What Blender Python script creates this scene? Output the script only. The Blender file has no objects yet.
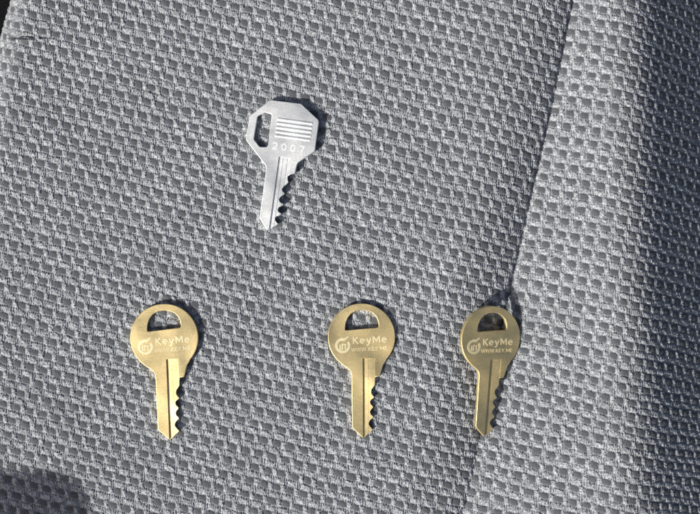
import bpy, bmesh, math
import numpy as np
from mathutils import Vector, Matrix

S = 0.00037                     # metres per measured unit (a key is about 50 mm long)
scene = bpy.context.scene
col = scene.collection
rng = np.random.default_rng(7)

SUN_EL = math.radians(34.0)
SUN_AZ = math.radians(38.0)     # light travels towards +x, +y

# ------------------------------------------------------------------ node helpers
def new_mat(name):
    m = bpy.data.materials.new(name); m.use_nodes = True
    nt = m.node_tree
    return m, nt, nt.nodes['Principled BSDF']

def N(nt, typ, **kw):
    n = nt.nodes.new(typ)
    for k, v in kw.items():
        if k.startswith('i_'):
            n.inputs[k[2:].replace('_', ' ')].default_value = v
        else:
            setattr(n, k, v)
    return n

def ramp(nt, src, stops):
    r = nt.nodes.new('ShaderNodeValToRGB')
    els = r.color_ramp.elements
    while len(els) < len(stops): els.new(0.5)
    for e, (p, c) in zip(els, stops):
        e.position = p
        e.color = (*c, 1) if len(c) == 3 else c
    nt.links.new(src, r.inputs[0])
    return r

# ------------------------------------------------------------------ fabric
def hash2(ix, iy, seed):
    ix = ix.astype(np.int64); iy = iy.astype(np.int64)
    h = (ix * 374761393 + iy * 668265263 + seed * 2147483647) & 0xffffffff
    h = ((h ^ (h >> 13)) * 1274126177) & 0xffffffff
    h = (h ^ (h >> 16)) & 0xffffffff
    h = (h * 2246822519) & 0xffffffff
    h = h ^ (h >> 15)
    return (h & 0xffffff) / float(0xffffff)

def vnoise(x, y, seed):
    ix = np.floor(x); iy = np.floor(y)
    fx = x - ix; fy = y - iy
    fx = fx * fx * (3 - 2 * fx); fy = fy * fy * (3 - 2 * fy)
    a = hash2(ix, iy, seed); b = hash2(ix + 1, iy, seed)
    c = hash2(ix, iy + 1, seed); d = hash2(ix + 1, iy + 1, seed)
    return (a * (1 - fx) + b * fx) * (1 - fy) + (c * (1 - fx) + d * fx) * fy

def sstep(a, b, x):
    t = np.clip((x - a) / (b - a), 0, 1)
    return t * t * (3 - 2 * t)

def x_edge(y):
    return -50 + 49 * np.exp(-np.clip(y, -150, 2000) * 0.3 / 49)

def x_seam(y):
    return 576.5 - 0.207 * y - 0.000022 * y * y + 1.2 * np.sin(y / 61.0)

def seam_strength(y):
    return 1.0 - 0.45 * sstep(340, 520, y)

W_MAIN = 72.0
def macro_main(x, y):
    m = 0.54 * seam_strength(y)
    ds = x_seam(y) - x
    q = np.clip(W_MAIN - ds, 0, W_MAIN)
    return -m * q * q / (2 * W_MAIN)

SL0, TX0, TX1 = 0.25, 598.0, 668.0
def int_slope(x, k, y):
    SL1 = -0.73 + 0.13 * sstep(240, 520, y)
    L = TX1 - TX0
    u = np.clip((x - TX0) / L, 0, 1)
    s = L * (u ** 3 - u ** 4 / 2) + np.clip(x - TX1, 0, None)
    return k * x + (SL1 - k) * s

def macro(x, y):
    xs = x_seam(y)
    zs = macro_main(xs, y)
    k = SL0 * (0.5 + 0.5 * seam_strength(y))
    zb = zs + int_slope(x, k, y) - int_slope(xs, k, y)
    z = np.where(x > xs, zb, macro_main(x, y))
    # soft foam unevenness under the cover
    z = z + 1.6 * (vnoise(x / 130.0, y / 130.0, 51) - 0.5) + 0.5 * (vnoise(x / 45.0, y / 45.0, 52) - 0.5)
    return z

def weave(x, y, bol):
    """height (units) and yarn mask of the woven cover. y runs down."""
    wx = 1.5 * (vnoise(x / 40, y / 40, 1) - .5) + 1.1 * (vnoise(x / 9, y / 9, 2) - .5)
    wy = 1.5 * (vnoise(x / 40, y / 40, 3) - .5) + 1.1 * (vnoise(x / 9, y / 9, 4) - .5)
    X = x + wx; Y = y + wy
    # main: a=(13.2,3.3) b=(-4.5,13.6) ; bolster: a=(13.6,2.9) b=(-2.5,13.4)
    ax = np.where(bol, 13.65, 13.2); slope = np.where(bol, 0.205, 0.252)
    bx = np.where(bol, -2.5, -4.5); by = np.where(bol, 13.4, 13.6)
    H = by - slope * bx                       # row pitch in sheared y
    offx = np.where(bol, 4.0, 0.0); offy = np.where(bol, 5.5, 3.6)
    Vv = (Y - offy - slope * (X - 6.5)) / H
    k = np.floor(2 * Vv)
    fv = 2 * Vv - k                           # 0..1 inside a half row
    odd = np.mod(k, 2) > 0.5                  # odd: the row of small light loops
    jrow = np.floor(k / 2)
    xs_ = (X - 6.5 - offx - bx * (k * 0.5) ) / ax
    i = np.floor(xs_ + 0.33)
    fu = xs_ - i                              # -.33 .. .67 ; 0 is the column centre
    r1 = hash2(i, k, 11); r2 = hash2(i, k, 12); r3 = hash2(i, k, 13); r4 = hash2(i, k, 14)
    px = fu * ax                              # units from column centre
    py = (fv - 0.5) * H * 0.5
    # fine yarn noise shared by all light threads
    f1 = vnoise(X / 0.92 + Y / 4.0, Y / 0.98 - X / 5.0, 21); f2 = vnoise(X / 0.66, Y / 0.66, 41)
    f3 = vnoise((X + 0.7 * Y) / 1.0, (Y - 0.5 * X) / 2.4, 23)
    # --- dark smooth cell (even rows)
    hw = 4.05 + 0.7 * (r1 - .5); hh = 3.2 + 0.7 * (r2 - .5)
    cx_ = px - 0.5 * (r3 - .5); cy_ = py - 0.5 * (r4 - .5)
    e0 = (np.abs(cx_ / hw) ** 3.0 + np.abs(cy_ / hh) ** 3.2) + 0.75 * (f1 - .5) + 0.3 * (f2 - .5)
    inside = sstep(1.25, 0.75, e0)
    dome = np.clip(1 - (cx_ / (hw + .3)) ** 2, 0, 1) ** .5 * np.clip(1 - (cy_ / (hh + .6)) ** 2, 0, 1) ** .5
    fil = 0.5 + 0.5 * np.sin(2 * np.pi * (px + 0.25 * np.sin(py + 6 * r3)) / 1.45 + 6 * r1)
    h_cell = -0.8 + 0.85 * dome + 0.30 * fil * dome + 0.35 * (r4 - .5) + 0.3 * (f2 - .5)
    # --- light nub right of it
    qx = px - 6.7 - 0.7 * (r2 - .5)
    h_nub = -0.6 + 1.45 * np.clip(1 - (qx / 2.5) ** 2, 0, 1) ** .6 * np.clip(1 - (py / 4.4) ** 2, 0, 1) ** .6 + 1.25 * (f1 - .5)
    even_h = inside * h_cell + (1 - inside) * h_nub
    even_y = (1 - inside) * (0.52 + 0.3 * np.clip(1 - (qx / 3.0) ** 2, 0, 1))
    # --- odd rows: light loop under the cell, grey ribs under the nub
    ow = 4.9 + 1.0 * (r1 - .5); oh = 2.7 + 0.6 * (r2 - .5)
    e = (np.abs((px - .5 * (r3 - .5)) / ow) ** 2.4 + np.abs(py / oh) ** 2.4) + 0.5 * (f3 - .5)
    oval = sstep(1.35, 0.75, e)
    h_oval = -0.6 + 1.1 * np.clip(1 - e * .8, 0, 1) ** .5 + 1.35 * (f3 - .5) + 0.9 * (f1 - .5)
    rib = np.cos(2 * np.pi * (px - 6.6) / 2.15 + 1.6 * (r3 - .5) + 0.8 * np.sin(py * 1.1 + 6 * r4))
    h_rib = -0.5 + 0.6 * rib + 1.1 * (f1 - .5)
    odd_h = oval * h_oval + (1 - oval) * h_rib
    odd_y = (0.60 + 0.16 * rib) * (1 - oval) + oval * (0.70 + 0.25 * (r4 - .3))
    h = np.where(odd, odd_h, even_h)
    yv = np.where(odd, odd_y, even_y)
    edge = np.minimum(fv, 1 - fv) * H * 0.5
    h = h - 0.42 * np.exp(-(edge / 0.55) ** 2) * (0.1 + 1.2 * vnoise(X / 2.2, Y / 5, 31))
    h = h + 0.9 * (f2 - .5) * np.clip(yv, 0.2, 1)
    # melange: single dark fibres run among the light ones
    fl = vnoise(X / 0.72 + Y / 3.5, Y / 0.76 - X / 3.0, 42)
    yv = yv * (0.40 + 0.90 * sstep(0.15, 0.75, fl)) + 0.10 * (f2 - .3) * inside * (~odd)
    h = np.maximum(h, -1.7 + 0.3 * (h + 1.7))
    return 0.86 * h, np.clip(yv, 0, 1.3)

def axis_coords(lo, hi, f0, f1, step):
    mid = np.arange(f0, f1, step)
    def out(start, end, sgn):
        v = []; s = step; p = start
        while (p < end) if sgn > 0 else (p > end):
            s = min(s * 1.06, 2.6); p += sgn * s; v.append(p)
        return v
    return np.array(out(f0, lo, -1)[::-1] + list(mid) + out(mid[-1], hi, 1))

def build_fabric(mat, parent):
    STEP = 0.56
    ys = axis_coords(-260, 780, -8, 522, STEP)
    # columns run in the lattice coordinate c; near the rounded left side t = c - edge
    cs = axis_coords(-205, 980, -58, 712, STEP)
    C, Y = np.meshgrid(cs, ys)
    xe = x_edge(Y)
    blend = sstep(140, -45, C)                # left columns follow the rounded side
    Cx = C + blend * (xe + 50)
    t = Cx - xe
    R = 38.0
    ang = np.clip((R - t) / R, 0, math.pi / 2)
    over = np.clip((R - t) - R * math.pi / 2, 0, None)
    Xp = np.where(t < R, xe + R - R * np.sin(ang), Cx)
    Zl = np.where(t < R, -R * (1 - np.cos(ang)) - over, 0.0)
    Z = macro(Xp, Y) + Zl
    P = np.stack([Xp, -Y, Z], -1)
    du = np.gradient(P, axis=1); dv = np.gradient(P, axis=0)
    nrm = np.cross(dv, du); nrm /= np.linalg.norm(nrm, axis=-1, keepdims=True)
    nrm *= np.sign(nrm[..., 2:3] + 1e-9)
    # lattice coordinate: slightly compressed where the bolster turns away
    Lx = Cx + 0.0009 * np.clip(Cx - 600, 0, 300) ** 2
    bol = Cx > x_seam(Y)
    h, yv = weave(Lx, Y, bol)
    # pulled thread in the corner
    sn = np.exp(-((Y - 36.5 - 1.0 * np.sin(Cx / 5.0)) / 1.1) ** 2) * sstep(8, 14, Cx) * sstep(50, 42, Cx)
    h = h - 3.0 * sn * (vnoise(Cx / 6, Y / 6, 77) > .35)
    h = h + 1.6 * np.exp(-((Y - 40.0) / 1.5) ** 2) * sstep(14, 18, Cx) * sstep(40, 32, Cx)
    ds = Cx - x_seam(Y)
    h = h - 1.6 * seam_strength(Y) * np.exp(-(ds / 2.2) ** 2)
    P = P + nrm * h[..., None]
    ny, nx = C.shape
    verts = P.reshape(-1, 3).copy()
    verts[:, 0] -= 350; verts[:, 1] += 257
    verts *= S
    idx = np.arange(ny * nx).reshape(ny, nx)
    quads = np.stack([idx[1:, :-1], idx[1:, 1:], idx[:-1, 1:], idx[:-1, :-1]], -1)
    isb = bol[:-1, :-1] & bol[1:, 1:]
    def mk(name, q):
        used = np.unique(q)
        remap = np.full(ny * nx, -1, np.int64); remap[used] = np.arange(len(used))
        q = remap[q].astype(np.int32)
        me = bpy.data.meshes.new(name)
        me.vertices.add(len(used)); me.vertices.foreach_set('co', verts[used].astype(np.float32).ravel())
        me.loops.add(q.size); me.loops.foreach_set('vertex_index', q.ravel())
        me.polygons.add(len(q)); me.polygons.foreach_set('loop_start', np.arange(0, q.size, 4, dtype=np.int32))
        me.update(calc_edges=True)
        me.polygons.foreach_set('use_smooth', np.ones(len(q), bool))
        at = me.attributes.new('yarn', 'FLOAT', 'POINT')
        at.data.foreach_set('value', yv.ravel()[used].astype(np.float32))
        me.materials.append(mat)
        o = bpy.data.objects.new(name, me); col.objects.link(o); o.parent = parent
        return o
    a = mk('centre_panel', quads[~isb]); b = mk('side_bolster', quads[isb])
    return a, b

def fabric_mat():
    m, nt, b = new_mat('woven_seat_fabric')
    at = N(nt, 'ShaderNodeAttribute', attribute_name='yarn')
    tc = N(nt, 'ShaderNodeTexCoord')
    n1 = N(nt, 'ShaderNodeTexNoise', i_Scale=2600.0, i_Detail=3.0, i_Roughness=0.7)
    n2 = N(nt, 'ShaderNodeTexNoise', i_Scale=45.0, i_Detail=3.0)
    nt.links.new(tc.outputs['Object'], n1.inputs['Vector']); nt.links.new(tc.outputs['Object'], n2.inputs['Vector'])
    r = ramp(nt, at.outputs['Fac'], [(0.0, (0.092, 0.099, 0.110)), (0.35, (0.196, 0.208, 0.224)), (0.8, (0.362, 0.380, 0.402)), (1.0, (0.49, 0.51, 0.535))])
    g = ramp(nt, n1.outputs['Fac'], [(0.30, (0.66,) * 3), (0.70, (1.26,) * 3)])
    mx = N(nt, 'ShaderNodeMix', data_type='RGBA', blend_type='MULTIPLY'); mx.inputs[0].default_value = 1.0
    nt.links.new(r.outputs[0], mx.inputs[6]); nt.links.new(g.outputs[0], mx.inputs[7])
    g2 = ramp(nt, n2.outputs['Fac'], [(0.3, (0.92,) * 3), (0.7, (1.06,) * 3)])
    mx2 = N(nt, 'ShaderNodeMix', data_type='RGBA', blend_type='MULTIPLY'); mx2.inputs[0].default_value = 1.0
    nt.links.new(mx.outputs[2], mx2.inputs[6]); nt.links.new(g2.outputs[0], mx2.inputs[7])
    nt.links.new(mx2.outputs[2], b.inputs['Base Color'])
    b.inputs['Roughness'].default_value = 0.8
    b.inputs['Specular IOR Level'].default_value = 0.3
    b.inputs['Sheen Weight'].default_value = 0.15
    bp = N(nt, 'ShaderNodeBump'); bp.inputs['Strength'].default_value = 0.5; bp.inputs['Distance'].default_value = 0.0001
    nt.links.new(n1.outputs['Fac'], bp.inputs['Height']); nt.links.new(bp.outputs[0], b.inputs['Normal'])
    return m

# ------------------------------------------------------------------ metals
def metal_mat(name, c1, c2, rough, speck=0.5, metallic=1.0, bump=0.35):
    m, nt, b = new_mat(name)
    tc = N(nt, 'ShaderNodeTexCoord')
    n1 = N(nt, 'ShaderNodeTexNoise', i_Scale=2300.0, i_Detail=2.0, i_Roughness=0.6)
    n2 = N(nt, 'ShaderNodeTexNoise', i_Scale=160.0, i_Detail=4.0, i_Roughness=0.6)
    mp = N(nt, 'ShaderNodeMapping'); mp.inputs['Scale'].default_value = (900, 5200, 900)
    mp.inputs['Rotation'].default_value = (0, 0, 0.9)
    n3 = N(nt, 'ShaderNodeTexNoise', i_Scale=1.0, i_Detail=2.0)
    for n in (n1, n2): nt.links.new(tc.outputs['Object'], n.inputs['Vector'])
    nt.links.new(tc.outputs['Object'], mp.inputs[0]); nt.links.new(mp.outputs[0], n3.inputs['Vector'])
    r = ramp(nt, n1.outputs['Fac'], [(0.32, c2), (0.62, c1)])
    g = ramp(nt, n2.outputs['Fac'], [(0.3, (0.86,) * 3), (0.7, (1.05,) * 3)])
    mx = N(nt, 'ShaderNodeMix', data_type='RGBA', blend_type='MULTIPLY'); mx.inputs[0].default_value = 1.0
    nt.links.new(r.outputs[0], mx.inputs[6]); nt.links.new(g.outputs[0], mx.inputs[7])
    nt.links.new(mx.outputs[2], b.inputs['Base Color'])
    b.inputs['Metallic'].default_value = metallic
    info = N(nt, 'ShaderNodeObjectInfo')                       # every copy wears differently
    sc = N(nt, 'ShaderNodeVectorMath', operation='MULTIPLY_ADD')
    nt.links.new(tc.outputs['Object'], sc.inputs[0]); sc.inputs[1].default_value = (1, 1, 1)
    nt.links.new(info.outputs['Location'], sc.inputs[2])
    n4 = N(nt, 'ShaderNodeTexNoise', i_Scale=75.0, i_Detail=3.0, i_Roughness=0.6)
    nt.links.new(sc.outputs[0], n4.inputs['Vector'])
    for n in (n2,): nt.links.new(sc.outputs[0], n.inputs['Vector'])
    mr = N(nt, 'ShaderNodeMapRange'); mr.inputs['From Min'].default_value = 0.3; mr.inputs['From Max'].default_value = 0.7
    mr.inputs['To Min'].default_value = rough - 0.13; mr.inputs['To Max'].default_value = rough + 0.12
    nt.links.new(n4.outputs['Fac'], mr.inputs['Value'])
    scr = None
    for rot, sx in ((0.5, 260), (1.25, 180), (2.2, 220)):
        m3 = N(nt, 'ShaderNodeMapping'); m3.inputs['Rotation'].default_value = (0, 0, rot); m3.inputs['Scale'].default_value = (sx, 6500, 300)
        nt.links.new(sc.outputs[0], m3.inputs[0])
        nn = N(nt, 'ShaderNodeTexNoise', i_Scale=1.0, i_Detail=1.0); nt.links.new(m3.outputs[0], nn.inputs['Vector'])
        rr = ramp(nt, nn.outputs['Fac'], [(0.66, (0,) * 3), (0.73, (1,) * 3)])
        if scr is None: scr = rr.outputs[0]
        else:
            mm = N(nt, 'ShaderNodeMath', operation='MAXIMUM'); nt.links.new(scr, mm.inputs[0]); nt.links.new(rr.outputs[0], mm.inputs[1]); scr = mm.outputs[0]
    ms = N(nt, 'ShaderNodeMath', operation='MULTIPLY_ADD'); nt.links.new(scr, ms.inputs[0]); ms.inputs[1].default_value = -0.08
    nt.links.new(mr.outputs[0], ms.inputs[2]); nt.links.new(ms.outputs[0], b.inputs['Roughness'])
    ad = N(nt, 'ShaderNodeMath', operation='ADD')
    nt.links.new(n1.outputs['Fac'], ad.inputs[0]); nt.links.new(n3.outputs['Fac'], ad.inputs[1])
    bp = N(nt, 'ShaderNodeBump'); bp.inputs['Strength'].default_value = bump; bp.inputs['Distance'].default_value = 0.00006
    a2 = N(nt, 'ShaderNodeMath', operation='MULTIPLY_ADD'); nt.links.new(scr, a2.inputs[0]); a2.inputs[1].default_value = -0.25
    nt.links.new(ad.outputs[0], a2.inputs[2])
    b0 = N(nt, 'ShaderNodeBump'); b0.inputs['Strength'].default_value = 1.0; b0.inputs['Distance'].default_value = 0.0014   # faces are never quite flat
    n5 = N(nt, 'ShaderNodeTexNoise', i_Scale=48.0, i_Detail=1.0); nt.links.new(sc.outputs[0], n5.inputs['Vector'])
    nt.links.new(n5.outputs['Fac'], b0.inputs['Height']); nt.links.new(b0.outputs[0], bp.inputs['Normal'])
    nt.links.new(a2.outputs[0], bp.inputs['Height']); nt.links.new(bp.outputs[0], b.inputs['Normal'])
    return m

# ------------------------------------------------------------------ key geometry
def localise(pts, c, deg):
    a = -math.radians(deg); ca, sa = math.cos(a), math.sin(a)
    out = []
    for x, y in pts:
        dx, dy = x - c[0], -(y - c[1])
        out.append((dx * ca - dy * sa, dx * sa + dy * ca))
    return out

def chaikin(pts, closed=True, it=1):
    for _ in range(it):
        o = []; n = len(pts)
        for i in range(n):
            p, q = pts[i], pts[(i + 1) % n]
            o.append((p[0] * .75 + q[0] * .25, p[1] * .75 + q[1] * .25)); o.append((p[0] * .25 + q[0] * .75, p[1] * .25 + q[1] * .75))
        pts = o
    return pts

def curve_mesh(name, loops, z0, z1, bevel, res=2):
    """loops of (x,y) in units -> solid mesh in metres, bevelled, z0..z1 units"""
    cu = bpy.data.curves.new(name, 'CURVE'); cu.dimensions = '2D'; cu.fill_mode = 'BOTH'
    for lp in loops:
        sp = cu.splines.new('POLY'); sp.points.add(len(lp) - 1); sp.use_cyclic_u = True
        for p, (x, y) in zip(sp.points, lp): p.co = (x, y, 0, 1)
    half = (z1 - z0) / 2
    cu.extrude = half - bevel; cu.bevel_depth = bevel; cu.bevel_resolution = res; cu.offset = -bevel
    o = bpy.data.objects.new(name, cu); col.objects.link(o)
    dg = bpy.context.evaluated_depsgraph_get()
    me = bpy.data.meshes.new_from_object(o.evaluated_get(dg))
    bpy.data.objects.remove(o); bpy.data.curves.remove(cu)
    bm = bmesh.new(); bm.from_mesh(me)
    bmesh.ops.remove_doubles(bm, verts=bm.verts, dist=0.002)
    bmesh.ops.translate(bm, verts=bm.verts, vec=(0, 0, (z0 + z1) / 2))
    bmesh.ops.recalc_face_normals(bm, faces=bm.faces)
    bm.to_mesh(me); bm.free(); me.materials.clear()
    return me

def prism(bm, sect, y0, y1, xf=lambda x, y: x):
    """cross-section sect [(x,z)..] swept from y0 to y1, x skewed by xf"""
    A = [bm.verts.new((xf(x, y0), y0, z)) for x, z in sect]
    B = [bm.verts.new((xf(x, y1), y1, z)) for x, z in sect]
    n = len(sect)
    for i in range(n): bm.faces.new((A[i], A[(i + 1) % n], B[(i + 1) % n], B[i]))
    bm.faces.new(A[::-1]); bm.faces.new(B)
    bmesh.ops.recalc_face_normals(bm, faces=bm.faces)

def boolean(me, cutters):
    o = bpy.data.objects.new('t', me); col.objects.link(o)
    tmp = []
    for bm in cutters:
        cm = bpy.data.meshes.new('c'); bm.to_mesh(cm); bm.free()
        co = bpy.data.objects.new('c', cm); col.objects.link(co); tmp.append(co)
        md = o.modifiers.new('b', 'BOOLEAN'); md.operation = 'DIFFERENCE'; md.object = co; md.solver = 'EXACT'
    dg = bpy.context.evaluated_depsgraph_get()
    r = bpy.data.meshes.new_from_object(o.evaluated_get(dg))
    for c in tmp: bpy.data.objects.remove(c)
    bpy.data.objects.remove(o)
    r.materials.clear()
    return r

def split_y(me, y):
    out = []
    for keep_up in (True, False):
        bm = bmesh.new(); bm.from_mesh(me)
        bmesh.ops.bisect_plane(bm, geom=bm.verts[:] + bm.edges[:] + bm.faces[:], dist=1e-5, plane_co=(0, y, 0), plane_no=(0, 1, 0),
                               clear_inner=keep_up, clear_outer=not keep_up)
        m2 = bpy.data.meshes.new('p'); bm.to_mesh(m2); bm.free(); out.append(m2)
    return out

def finish(me, name, mat, parent, scale=S):
    me.transform(Matrix.Scale(scale, 4)); me.name = name
    me.materials.clear(); me.materials.append(mat); me.update()
    o = bpy.data.objects.new(name, me); col.objects.link(o); o.parent = parent
    return o

def arc(cx, cy, rx, ry, a0, a1, n=12):
    return [(cx + rx * math.cos(math.radians(a0 + (a1 - a0) * i / (n - 1))), cy + ry * math.sin(math.radians(a0 + (a1 - a0) * i / (n - 1)))) for i in range(n)]

# every letter: width and strokes, cap height 1
GLYPH = {
    'K': (0.66, [[(0.08, 0), (0.08, 1)], [(0.62, 1), (0.12, 0.46)], [(0.24, 0.56), (0.64, 0)]]),
    'e': (0.60, [arc(0.30, 0.36, 0.25, 0.33, 0, 312, 15), [(0.07, 0.36), (0.53, 0.36)]]),
    'y': (0.58, [[(0.04, 0.72), (0.28, 0.06)], [(0.54, 0.72), (0.24, -0.16), (0.14, -0.26), (0.0, -0.27)]]),
    'M': (0.90, [[(0.08, 0), (0.08, 1)], [(0.82, 1), (0.82, 0)], [(0.12, 0.94), (0.45, 0.30), (0.78, 0.94)]]),
    'W': (1.00, [[(0.02, 1), (0.25, 0.04), (0.50, 0.92), (0.75, 0.04), (0.98, 1)]]),
    'E': (0.58, [[(0.54, 0.97), (0.08, 0.97), (0.08, 0.03), (0.56, 0.03)], [(0.10, 0.52), (0.50, 0.52)]]),
    'Y': (0.64, [[(0.02, 1), (0.32, 0.46), (0.62, 1)], [(0.32, 0.50), (0.32, 0)]]),
    '.': (0.22, [[(0.10, 0.0), (0.10, 0.17)]]),
    '2': (0.66, [arc(0.33, 0.70, 0.26, 0.27, 160, -35, 10) + [(0.08, 0.04), (0.62, 0.04)]]),
    '0': (0.70, [arc(0.35, 0.5, 0.27, 0.47, 0, 360, 21)]),
    '7': (0.64, [[(0.04, 0.96), (0.60, 0.96), (0.24, 0.0)]]),
}

def ribbon(bm, pts, w, z0, z1):
    n = len(pts); Lf, Rt = [], []
    closed = math.dist(pts[0], pts[-1]) < 1e-6
    for i, (x, y) in enumerate(pts):
        a = pts[i - 1] if i > 0 else (pts[-2] if closed else None)
        b = pts[i + 1] if i < n - 1 else (pts[1] if closed else None)
        d = []
        if a: d.append(Vector((x - a[0], y - a[1])).normalized())
        if b: d.append(Vector((b[0] - x, b[1] - y)).normalized())
        t = (d[0] + d[-1]); t = t.normalized() if t.length > 1e-4 else d[0]
        nn = Vector((-t.y, t.x)); k = w / 2 / max(0.45, nn.dot(Vector((-d[0].y, d[0].x))))
        Lf.append((x + nn.x * k, y + nn.y * k)); Rt.append((x - nn.x * k, y - nn.y * k))
    ring = lambda q, z: bm.verts.new((q[0], q[1], z))
    V = [[ring(Lf[i], z0), ring(Lf[i], z1), ring(Rt[i], z1), ring(Rt[i], z0)] for i in range(n)]
    for i in range(n - 1):
        for j in range(4):
            bm.faces.new((V[i][j], V[i][(j + 1) % 4], V[i + 1][(j + 1) % 4], V[i + 1][j]))
    if not closed:
        bm.faces.new(V[0]); bm.faces.new(V[-1][::-1])

def text_mesh(txt, width, height, stroke, z0, z1, gap=0.16):
    bm = bmesh.new(); total = sum(GLYPH[c][0] + gap for c in txt) - gap
    sx = width / total; x = 0.0; q = 0
    for c in txt:
        gw, strokes = GLYPH[c]
        for k, st in enumerate(strokes):
            q += 1
            ribbon(bm, [((x + px) * sx, py * height) for px, py in st], stroke, z0, z1 + 0.025 * k)
        x += gw + gap
    bmesh.ops.recalc_face_normals(bm, faces=bm.faces)
    me = bpy.data.meshes.new('t'); bm.to_mesh(me); bm.free()
    return me

def merge(meshes):
    bm = bmesh.new()
    for m, mat in meshes:
        m.transform(mat); bm.from_mesh(m)
    me = bpy.data.meshes.new('m'); bm.to_mesh(me); bm.free()
    return me

def empty(name, label, cat, group=None):
    o = bpy.data.objects.new(name, None); o.empty_display_size = 0.01; col.objects.link(o)
    o['label'] = label; o['category'] = cat
    if group: o['group'] = group
    return o

def T(x, y, deg=0.0, z=0.0): return Matrix.Translation((x, y, z)) @ Matrix.Rotation(math.radians(deg), 4, 'Z')

TH = 4.8     # key thickness (1.8 mm)

def build_brass(mat, mat_txt):
    root = empty('brass_key', 'x', 'key')
    c = (165.0, 337.3); rot = 4.0
    head = [(c[0] + 34.0 * math.cos(math.radians(a)), c[1] + 34.0 * math.sin(math.radians(a)) * 0.995) for a in np.arange(128, 402, 4.0)]
    right = [(190.0, 361.5), (188.0, 364.5), (187.0, 368), (185.6, 374), (184.6, 376.9), (180.6, 377.2), (180.2, 380), (180.1, 385.4), (178.8, 387.4),
             (176.9, 390.2), (176.6, 393.2), (177.6, 395.2), (179.6, 397.4), (179.4, 398.6), (177.0, 400.4), (175.9, 402.4), (176.6, 405.0), (179.0, 407.2), (179.0, 408.4),
             (177.2, 410.4), (176.3, 412.5), (176.9, 415.2), (179.3, 417.4), (179.3, 418.6), (176.9, 420.8), (175.5, 423.6), (175.6, 426.2), (179.8, 431.0),
             (171.6, 438.6), (170.6, 439.4), (169.4, 438.6), (160.2, 430.6), (158.9, 429.0)]
    left = [(156.2, 376.0), (155.0, 372.4), (152.0, 369.4), (147.6, 366.6)]
    # head polygon is listed clockwise on screen from lower-left over the top to lower-right
    outer = localise(head + right + left, c, rot)
    hole = localise([(148.0, 329.6), (148.4, 331.0), (150.0, 331.0), (179.0, 327.6), (181.0, 327.2), (181.9, 325.6), (181.4, 321.6), (179.2, 316.6), (175.4, 312.8), (170.6, 310.6),
                     (165.0, 310.1), (159.0, 310.9), (153.6, 314.0), (150.2, 318.6), (148.4, 324.0)], c, rot)
    me = curve_mesh('k', [outer, hole], 0, TH, 0.55, 2)
    # milled keyway: steep wall on the left, ramp that comes up to the right
    g0 = localise([(166.9, 359.0), (170.2, 441.0)], c, rot)
    def xf(x, y):
        t = (y - g0[0][1]) / (g0[1][1] - g0[0][1]); return x + g0[0][0] + t * (g0[1][0] - g0[0][0])
    bm = bmesh.new()
    prism(bm, [(0, TH + 2), (0.0, TH - 1.7), (1.3, TH - 1.75), (1.7, TH - 1.65), (5.4, TH - 1.1), (5.8, TH - 1.1), (12.6, TH - 0.2), (12.9, TH + 2)], g0[1][1] - 4, g0[0][1], xf)
    me = boolean(me, [bm])
    bow, blade = split_y(me, localise([(170, 371.5)], c, rot)[0][1])
    ob = finish(bow, 'bow', mat, root); finish(blade, 'blade', mat, root)
    # lettering, raised a hair
    z0, z1 = TH - 0.02, TH + 0.16
    p1 = localise([(156.6, 344.6)], c, rot)[0]; p2 = localise([(155.4, 352.2)], c, rot)[0]
    t1 = text_mesh('KeyMe', 34.4, 6.9, 1.25, z0, z1, 0.2); t2 = text_mesh('WWW.KEY.ME', 36.4, 3.6, 0.66, z0, z1, 0.14)
    me = merge([(t1, T(p1[0], p1[1], 0.8)), (t2, T(p2[0], p2[1], 0.8))])
    finish(me, 'lettering', mat_txt, ob)
    # round emblem: open ring with a small key-bow glyph in it and a hook running towards the letters
    e = localise([(146.3, 346.6)], c, rot)[0]
    ring = []
    a0, a1 = 62, 62 + 338
    ang = np.linspace(math.radians(a0), math.radians(a1 - 6), 44)
    ring += [(7.7 * math.cos(a), 7.7 * math.sin(a)) for a in ang]
    ring += [(5.2 * math.cos(a), 5.2 * math.sin(a)) for a in ang[::-1]]
    L = [ring,
         [(-1.5, 4.9), (1.0, 4.9), (2.6, 5.6), (6.6, 8.6), (5.6, 9.6), (1.2, 6.9), (-1.5, 6.5)],
         [(-3.3, -4.2), (-1.9, -4.2), (-1.9, 1.2), (-3.3, 1.8)],
         [(-1.1, -4.4), (0.2, -4.4), (0.2, 0.8), (2.1, 0.9), (2.1, -4.0), (3.4, -3.4), (3.4, 1.8), (-1.1, 1.9)]]
    ms = []
    for q, lp in enumerate(L): ms.append((curve_mesh('e', [lp], z0, z1 + 0.03 * (q == 1), 0.03, 0), T(e[0], e[1], 0)))
    finish(merge(ms), 'emblem', mat_txt, ob)
    return root

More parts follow.
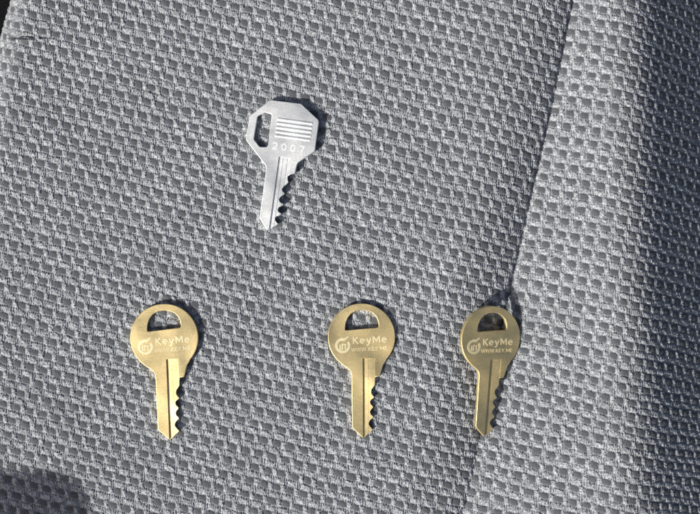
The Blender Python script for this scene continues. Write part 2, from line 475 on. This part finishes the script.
def build_silver(mat, mat_txt):
    root = empty('silver_key', 'pale silver key with an octagonal bow marked 2007, lying alone above the brass keys', 'key')
    c = (284.0, 132.0); rot = -8.0
    o = [(271.8, 100.7), (301.6, 104.6), (318.2, 120.2), (319.4, 122.2), (315.4, 150.8), (314.6, 152.4), (298.8, 163.0), (297.6, 165.0), (295.2, 174.2), (290.6, 175.0), (288.2, 177.0), (288.0, 180.0),
         (288.9, 182.4), (287.6, 184.0), (284.0, 187.0), (282.4, 189.4), (282.6, 191.4), (284.8, 193.4), (284.2, 195.0), (280.6, 197.4), (279.2, 199.8), (280.2, 202.4), (283.6, 204.2),
         (283.2, 205.6), (279.2, 207.6), (277.9, 209.8), (278.6, 212.0), (281.6, 213.8), (281.0, 215.2), (276.6, 216.6), (275.2, 218.8), (276.0, 221.4), (278.6, 224.2), (269.8, 229.2), (268.4, 229.9),
         (267.2, 229.2), (260.8, 219.6), (260.2, 217.8), (266.8, 169.0), (266.4, 166.8), (264.8, 164.2), (247.0, 141.0), (246.3, 138.8), (249.8, 118.0), (251.0, 115.8), (269.4, 101.6)]
    outer = localise(o, c, rot)
    hole = localise([(257.9, 117.4), (259.0, 116.2), (265.2, 112.9), (271.4, 114.6), (272.3, 116.2), (268.6, 145.6), (267.2, 147.5), (261.4, 147.4), (259.6, 146.6), (254.8, 140.4), (254.4, 139.0)], c, rot)
    me = curve_mesh('k', [outer, hole], 0, TH, 0.55, 2)
    g0 = localise([(279.4, 157.0), (269.3, 231.0)], c, rot)
    def xf(x, y):
        t = (y - g0[0][1]) / (g0[1][1] - g0[0][1]); return x + g0[0][0] + t * (g0[1][0] - g0[0][0])
    bm = bmesh.new()
    prism(bm, [(0, TH + 2), (0, TH - 1.7), (1.2, TH - 1.7), (1.7, TH - 0.8), (4.4, TH - 0.6), (4.7, TH - 1.05), (6.0, TH - 1.0), (6.4, TH - 0.5), (8.8, TH - 0.4), (9.2, TH - 0.75),
               (10.4, TH - 0.7), (10.8, TH - 0.3), (12.4, TH - 0.25), (12.6, TH + 2)], g0[1][1] - 4, g0[0][1], xf)
    me = boolean(me, [bm])
    bow, blade = split_y(me, localise([(280, 168)], c, rot)[0][1])
    ob = finish(bow, 'bow', mat, root); finish(blade, 'blade', mat, root)
    # ribbed panel: five bars inside a thin frame
    ms = []
    tl = localise([(278.2, 117.6)], c, rot)[0]
    for k in range(5):
        y = tl[1] - 2.0 - 4.15 * k; x0 = tl[0] - 0.02 * k; w = 36.0
        bar = chaikin([(x0, y - 1.5), (x0 + w, y - 1.5), (x0 + w, y + 1.5), (x0, y + 1.5)], it=0)
        bb = bmesh.new()
        sect = [(-1.6, TH - .03), (-1.2, TH + 0.28), (-0.3, TH + 0.5), (0.6, TH + 0.48), (1.3, TH + 0.22), (1.6, TH - .03)]
        A = [bb.verts.new((x0 + (0.5 if z > TH else 0), y + s, z)) for s, z in sect]; B = [bb.verts.new((x0 + w - (0.5 if z > TH else 0), y + s, z)) for s, z in sect]
        n = len(sect)
        for i in range(n): bb.faces.new((A[i], A[(i + 1) % n], B[(i + 1) % n], B[i]))
        bb.faces.new(A[::-1]); bb.faces.new(B); bmesh.ops.recalc_face_normals(bb, faces=bb.faces)
        mm = bpy.data.meshes.new('b'); bb.to_mesh(mm); bb.free(); ms.append((mm, Matrix.Identity(4)))
    finish(merge(ms), 'ribbed_panel', mat, ob)
    p = localise([(272.8, 149.2)], c, rot)[0]
    t1 = text_mesh('2007', 32.0, 6.6, 1.0, TH - 0.02, TH + 0.16, 0.5)
    finish(merge([(t1, T(p[0], p[1], 0))]), 'lettering', mat_txt, ob)
    return root

def pose(o, px, py, z, deg, tilt=0.0, pitch=0.0, scale=1.0):
    """tilt: degrees the right side drops; pitch: degrees the blade end drops"""
    o.location = ((px - 350) * S, (257 - py) * S, z * S)
    o.rotation_mode = 'XYZ'
    M = Matrix.Rotation(math.radians(deg), 4, 'Z') @ Matrix.Rotation(math.radians(pitch), 4, 'X') @ Matrix.Rotation(math.radians(tilt), 4, 'Y')
    o.rotation_euler = M.to_euler('XYZ'); o.scale = (scale,) * 3

def copy_thing(root, label):
    r = root.copy(); col.objects.link(r); r['label'] = label
    for ch in [x for x in bpy.data.objects if x.parent == root]:
        d = ch.copy(); col.objects.link(d); d.parent = r
        for g in [x for x in bpy.data.objects if x.parent == ch]:
            e = g.copy(); col.objects.link(e); e.parent = d
    return r

# ------------------------------------------------------------------ build
seat = empty('car_seat', 'grey car seat in woven fabric with small dark cells and a raised side bolster', 'car seat')
fab = fabric_mat()
build_fabric(fab, seat)

brass = metal_mat('brushed_brass', (0.94, 0.765, 0.41), (0.74, 0.585, 0.28), 0.52, metallic=0.88, bump=0.45)
brass_txt = metal_mat('etched_brass', (1.0, 0.90, 0.58), (0.96, 0.83, 0.49), 0.58, metallic=0.5, bump=0.2)
steel = metal_mat('nickel_silver', (0.92, 0.935, 0.935), (0.70, 0.715, 0.715), 0.50, metallic=0.78, bump=0.45)
steel_txt = metal_mat('stamped_nickel', (0.97, 0.98, 0.98), (0.94, 0.95, 0.96), 0.62, metallic=0.2, bump=0.2)

LIFT = 0.45
k1 = build_brass(brass, brass_txt)
k1['label'] = 'round-headed brass key at the left end of the row, left of the silver key'
k1['group'] = 'brass keys in a row'
k2 = copy_thing(k1, 'round-headed brass key lying flat in the middle of the row of three')
k3 = copy_thing(k1, 'darker tilted brass key over the seat seam at the right end of the row')
pose(k1, 165.0, 337.3, LIFT, 4.0, scale=0.995)
pose(k2, 361.3, 336.6, LIFT, 1.9, tilt=3.0, scale=0.985)
pose(k3, 489.6, 338.6, -4.8, -2.6, tilt=21.0, pitch=3.0, scale=0.97)
ks = build_silver(steel, steel_txt)
pose(ks, 284.0, 132.0, LIFT + .6, -8.0, tilt=-3.0)

# dark footwell beyond the seat edge, and an added shadow-casting block out of view
def interior():
    m, nt, b = new_mat('shade_black_plastic')
    tc = N(nt, 'ShaderNodeTexCoord'); n1 = N(nt, 'ShaderNodeTexNoise', i_Scale=900.0, i_Detail=3.0)
    nt.links.new(tc.outputs['Object'], n1.inputs['Vector'])
    r = ramp(nt, n1.outputs['Fac'], [(0.3, (0.002, 0.002, 0.003)), (0.7, (0.006, 0.006, 0.007))])  # near-black base puts the shade of the footwell into the colour
    nt.links.new(r.outputs[0], b.inputs['Base Color']); b.inputs['Roughness'].default_value = 0.9; b.inputs['Specular IOR Level'].default_value = 0.15
    bp = N(nt, 'ShaderNodeBump'); bp.inputs['Strength'].default_value = 0.4; bp.inputs['Distance'].default_value = 0.0003
    nt.links.new(n1.outputs['Fac'], bp.inputs['Height']); nt.links.new(bp.outputs[0], b.inputs['Normal'])
    bm = bmesh.new()
    bmesh.ops.create_grid(bm, x_segments=8, y_segments=8, size=3.0, matrix=Matrix.Translation((0, 0, -0.16)))
    me = bpy.data.meshes.new('car_floor'); bm.to_mesh(me); bm.free(); me.materials.append(m)
    o = bpy.data.objects.new('car_floor', me); col.objects.link(o); o['kind'] = 'structure'
    # added block, never in view: stands up-sun, its upper corner shades the lower left of the cushion
    lx, ly = math.cos(SUN_AZ), math.sin(SUN_AZ)
    D = 0.30
    cx = (104 - 350) * S - D * lx; cy = (257 - 458) * S - D * ly; cz = D * math.tan(SUN_EL)
    bm = bmesh.new()
    bmesh.ops.create_cube(bm, size=1.0)
    w, dpt, h = 0.22, 0.5, cz + 0.16
    for v in bm.verts:
        v.co = (cx - w / 2 + v.co.x * w, cy - dpt / 2 + v.co.y * dpt, cz - h / 2 + v.co.z * h)
    vert = [e for e in bm.edges if abs(e.verts[0].co.x - e.verts[1].co.x) < 1e-4 and abs(e.verts[0].co.y - e.verts[1].co.y) < 1e-4]
    bmesh.ops.bevel(bm, geom=vert, offset=0.018, segments=8, affect='EDGES', profile=0.5)
    top = [e for e in bm.edges if all(v.co.z > cz - 1e-4 for v in e.verts)]
    bmesh.ops.bevel(bm, geom=top, offset=0.008, segments=4, affect='EDGES', profile=0.5)
    me = bpy.data.meshes.new('shadow_block'); bm.to_mesh(me); bm.free(); me.materials.append(m)
    o = bpy.data.objects.new('shadow_block', me); col.objects.link(o); o['kind'] = 'structure'
interior()

# ------------------------------------------------------------------ light
w = bpy.data.worlds.new('World'); scene.world = w; w.use_nodes = True
nt = w.node_tree; bg = nt.nodes['Background']
sky = nt.nodes.new('ShaderNodeTexSky'); sky.sky_type = 'NISHITA'; sky.sun_disc = False; sky.dust_density = 5.0; sky.air_density = 0.8; sky.ozone_density = 0.7
sky.sun_elevation = SUN_EL
sky.sun_rotation = math.atan2(-math.cos(SUN_AZ), -math.sin(SUN_AZ))
nt.links.new(sky.outputs[0], bg.inputs[0]); bg.inputs[1].default_value = 0.085
sl = bpy.data.lights.new('sun', 'SUN'); sl.energy = 5.0; sl.angle = math.radians(0.53); sl.color = (1.0, 0.975, 0.92)
so = bpy.data.objects.new('sun', sl); col.objects.link(so)
d = Vector((math.cos(SUN_EL) * math.cos(SUN_AZ), math.cos(SUN_EL) * math.sin(SUN_AZ), -math.sin(SUN_EL)))
so.rotation_euler = d.to_track_quat('-Z', 'Y').to_euler(); so.location = (-1, -1, 1)

# ------------------------------------------------------------------ camera
cam = bpy.data.cameras.new('camera'); co = bpy.data.objects.new('camera', cam); col.objects.link(co)
DIST = 0.40
co.location = (0, 0, DIST); co.rotation_euler = (0, 0, 0)
cam.sensor_width = 36.0; cam.lens = 36.0 * DIST / (700 * S)
cam.clip_start = 0.01; cam.clip_end = 50
scene.camera = co
scene.view_settings.view_transform = 'Standard'; scene.view_settings.look = 'None'
scene.view_settings.exposure = 0.0; scene.view_settings.gamma = 1.0
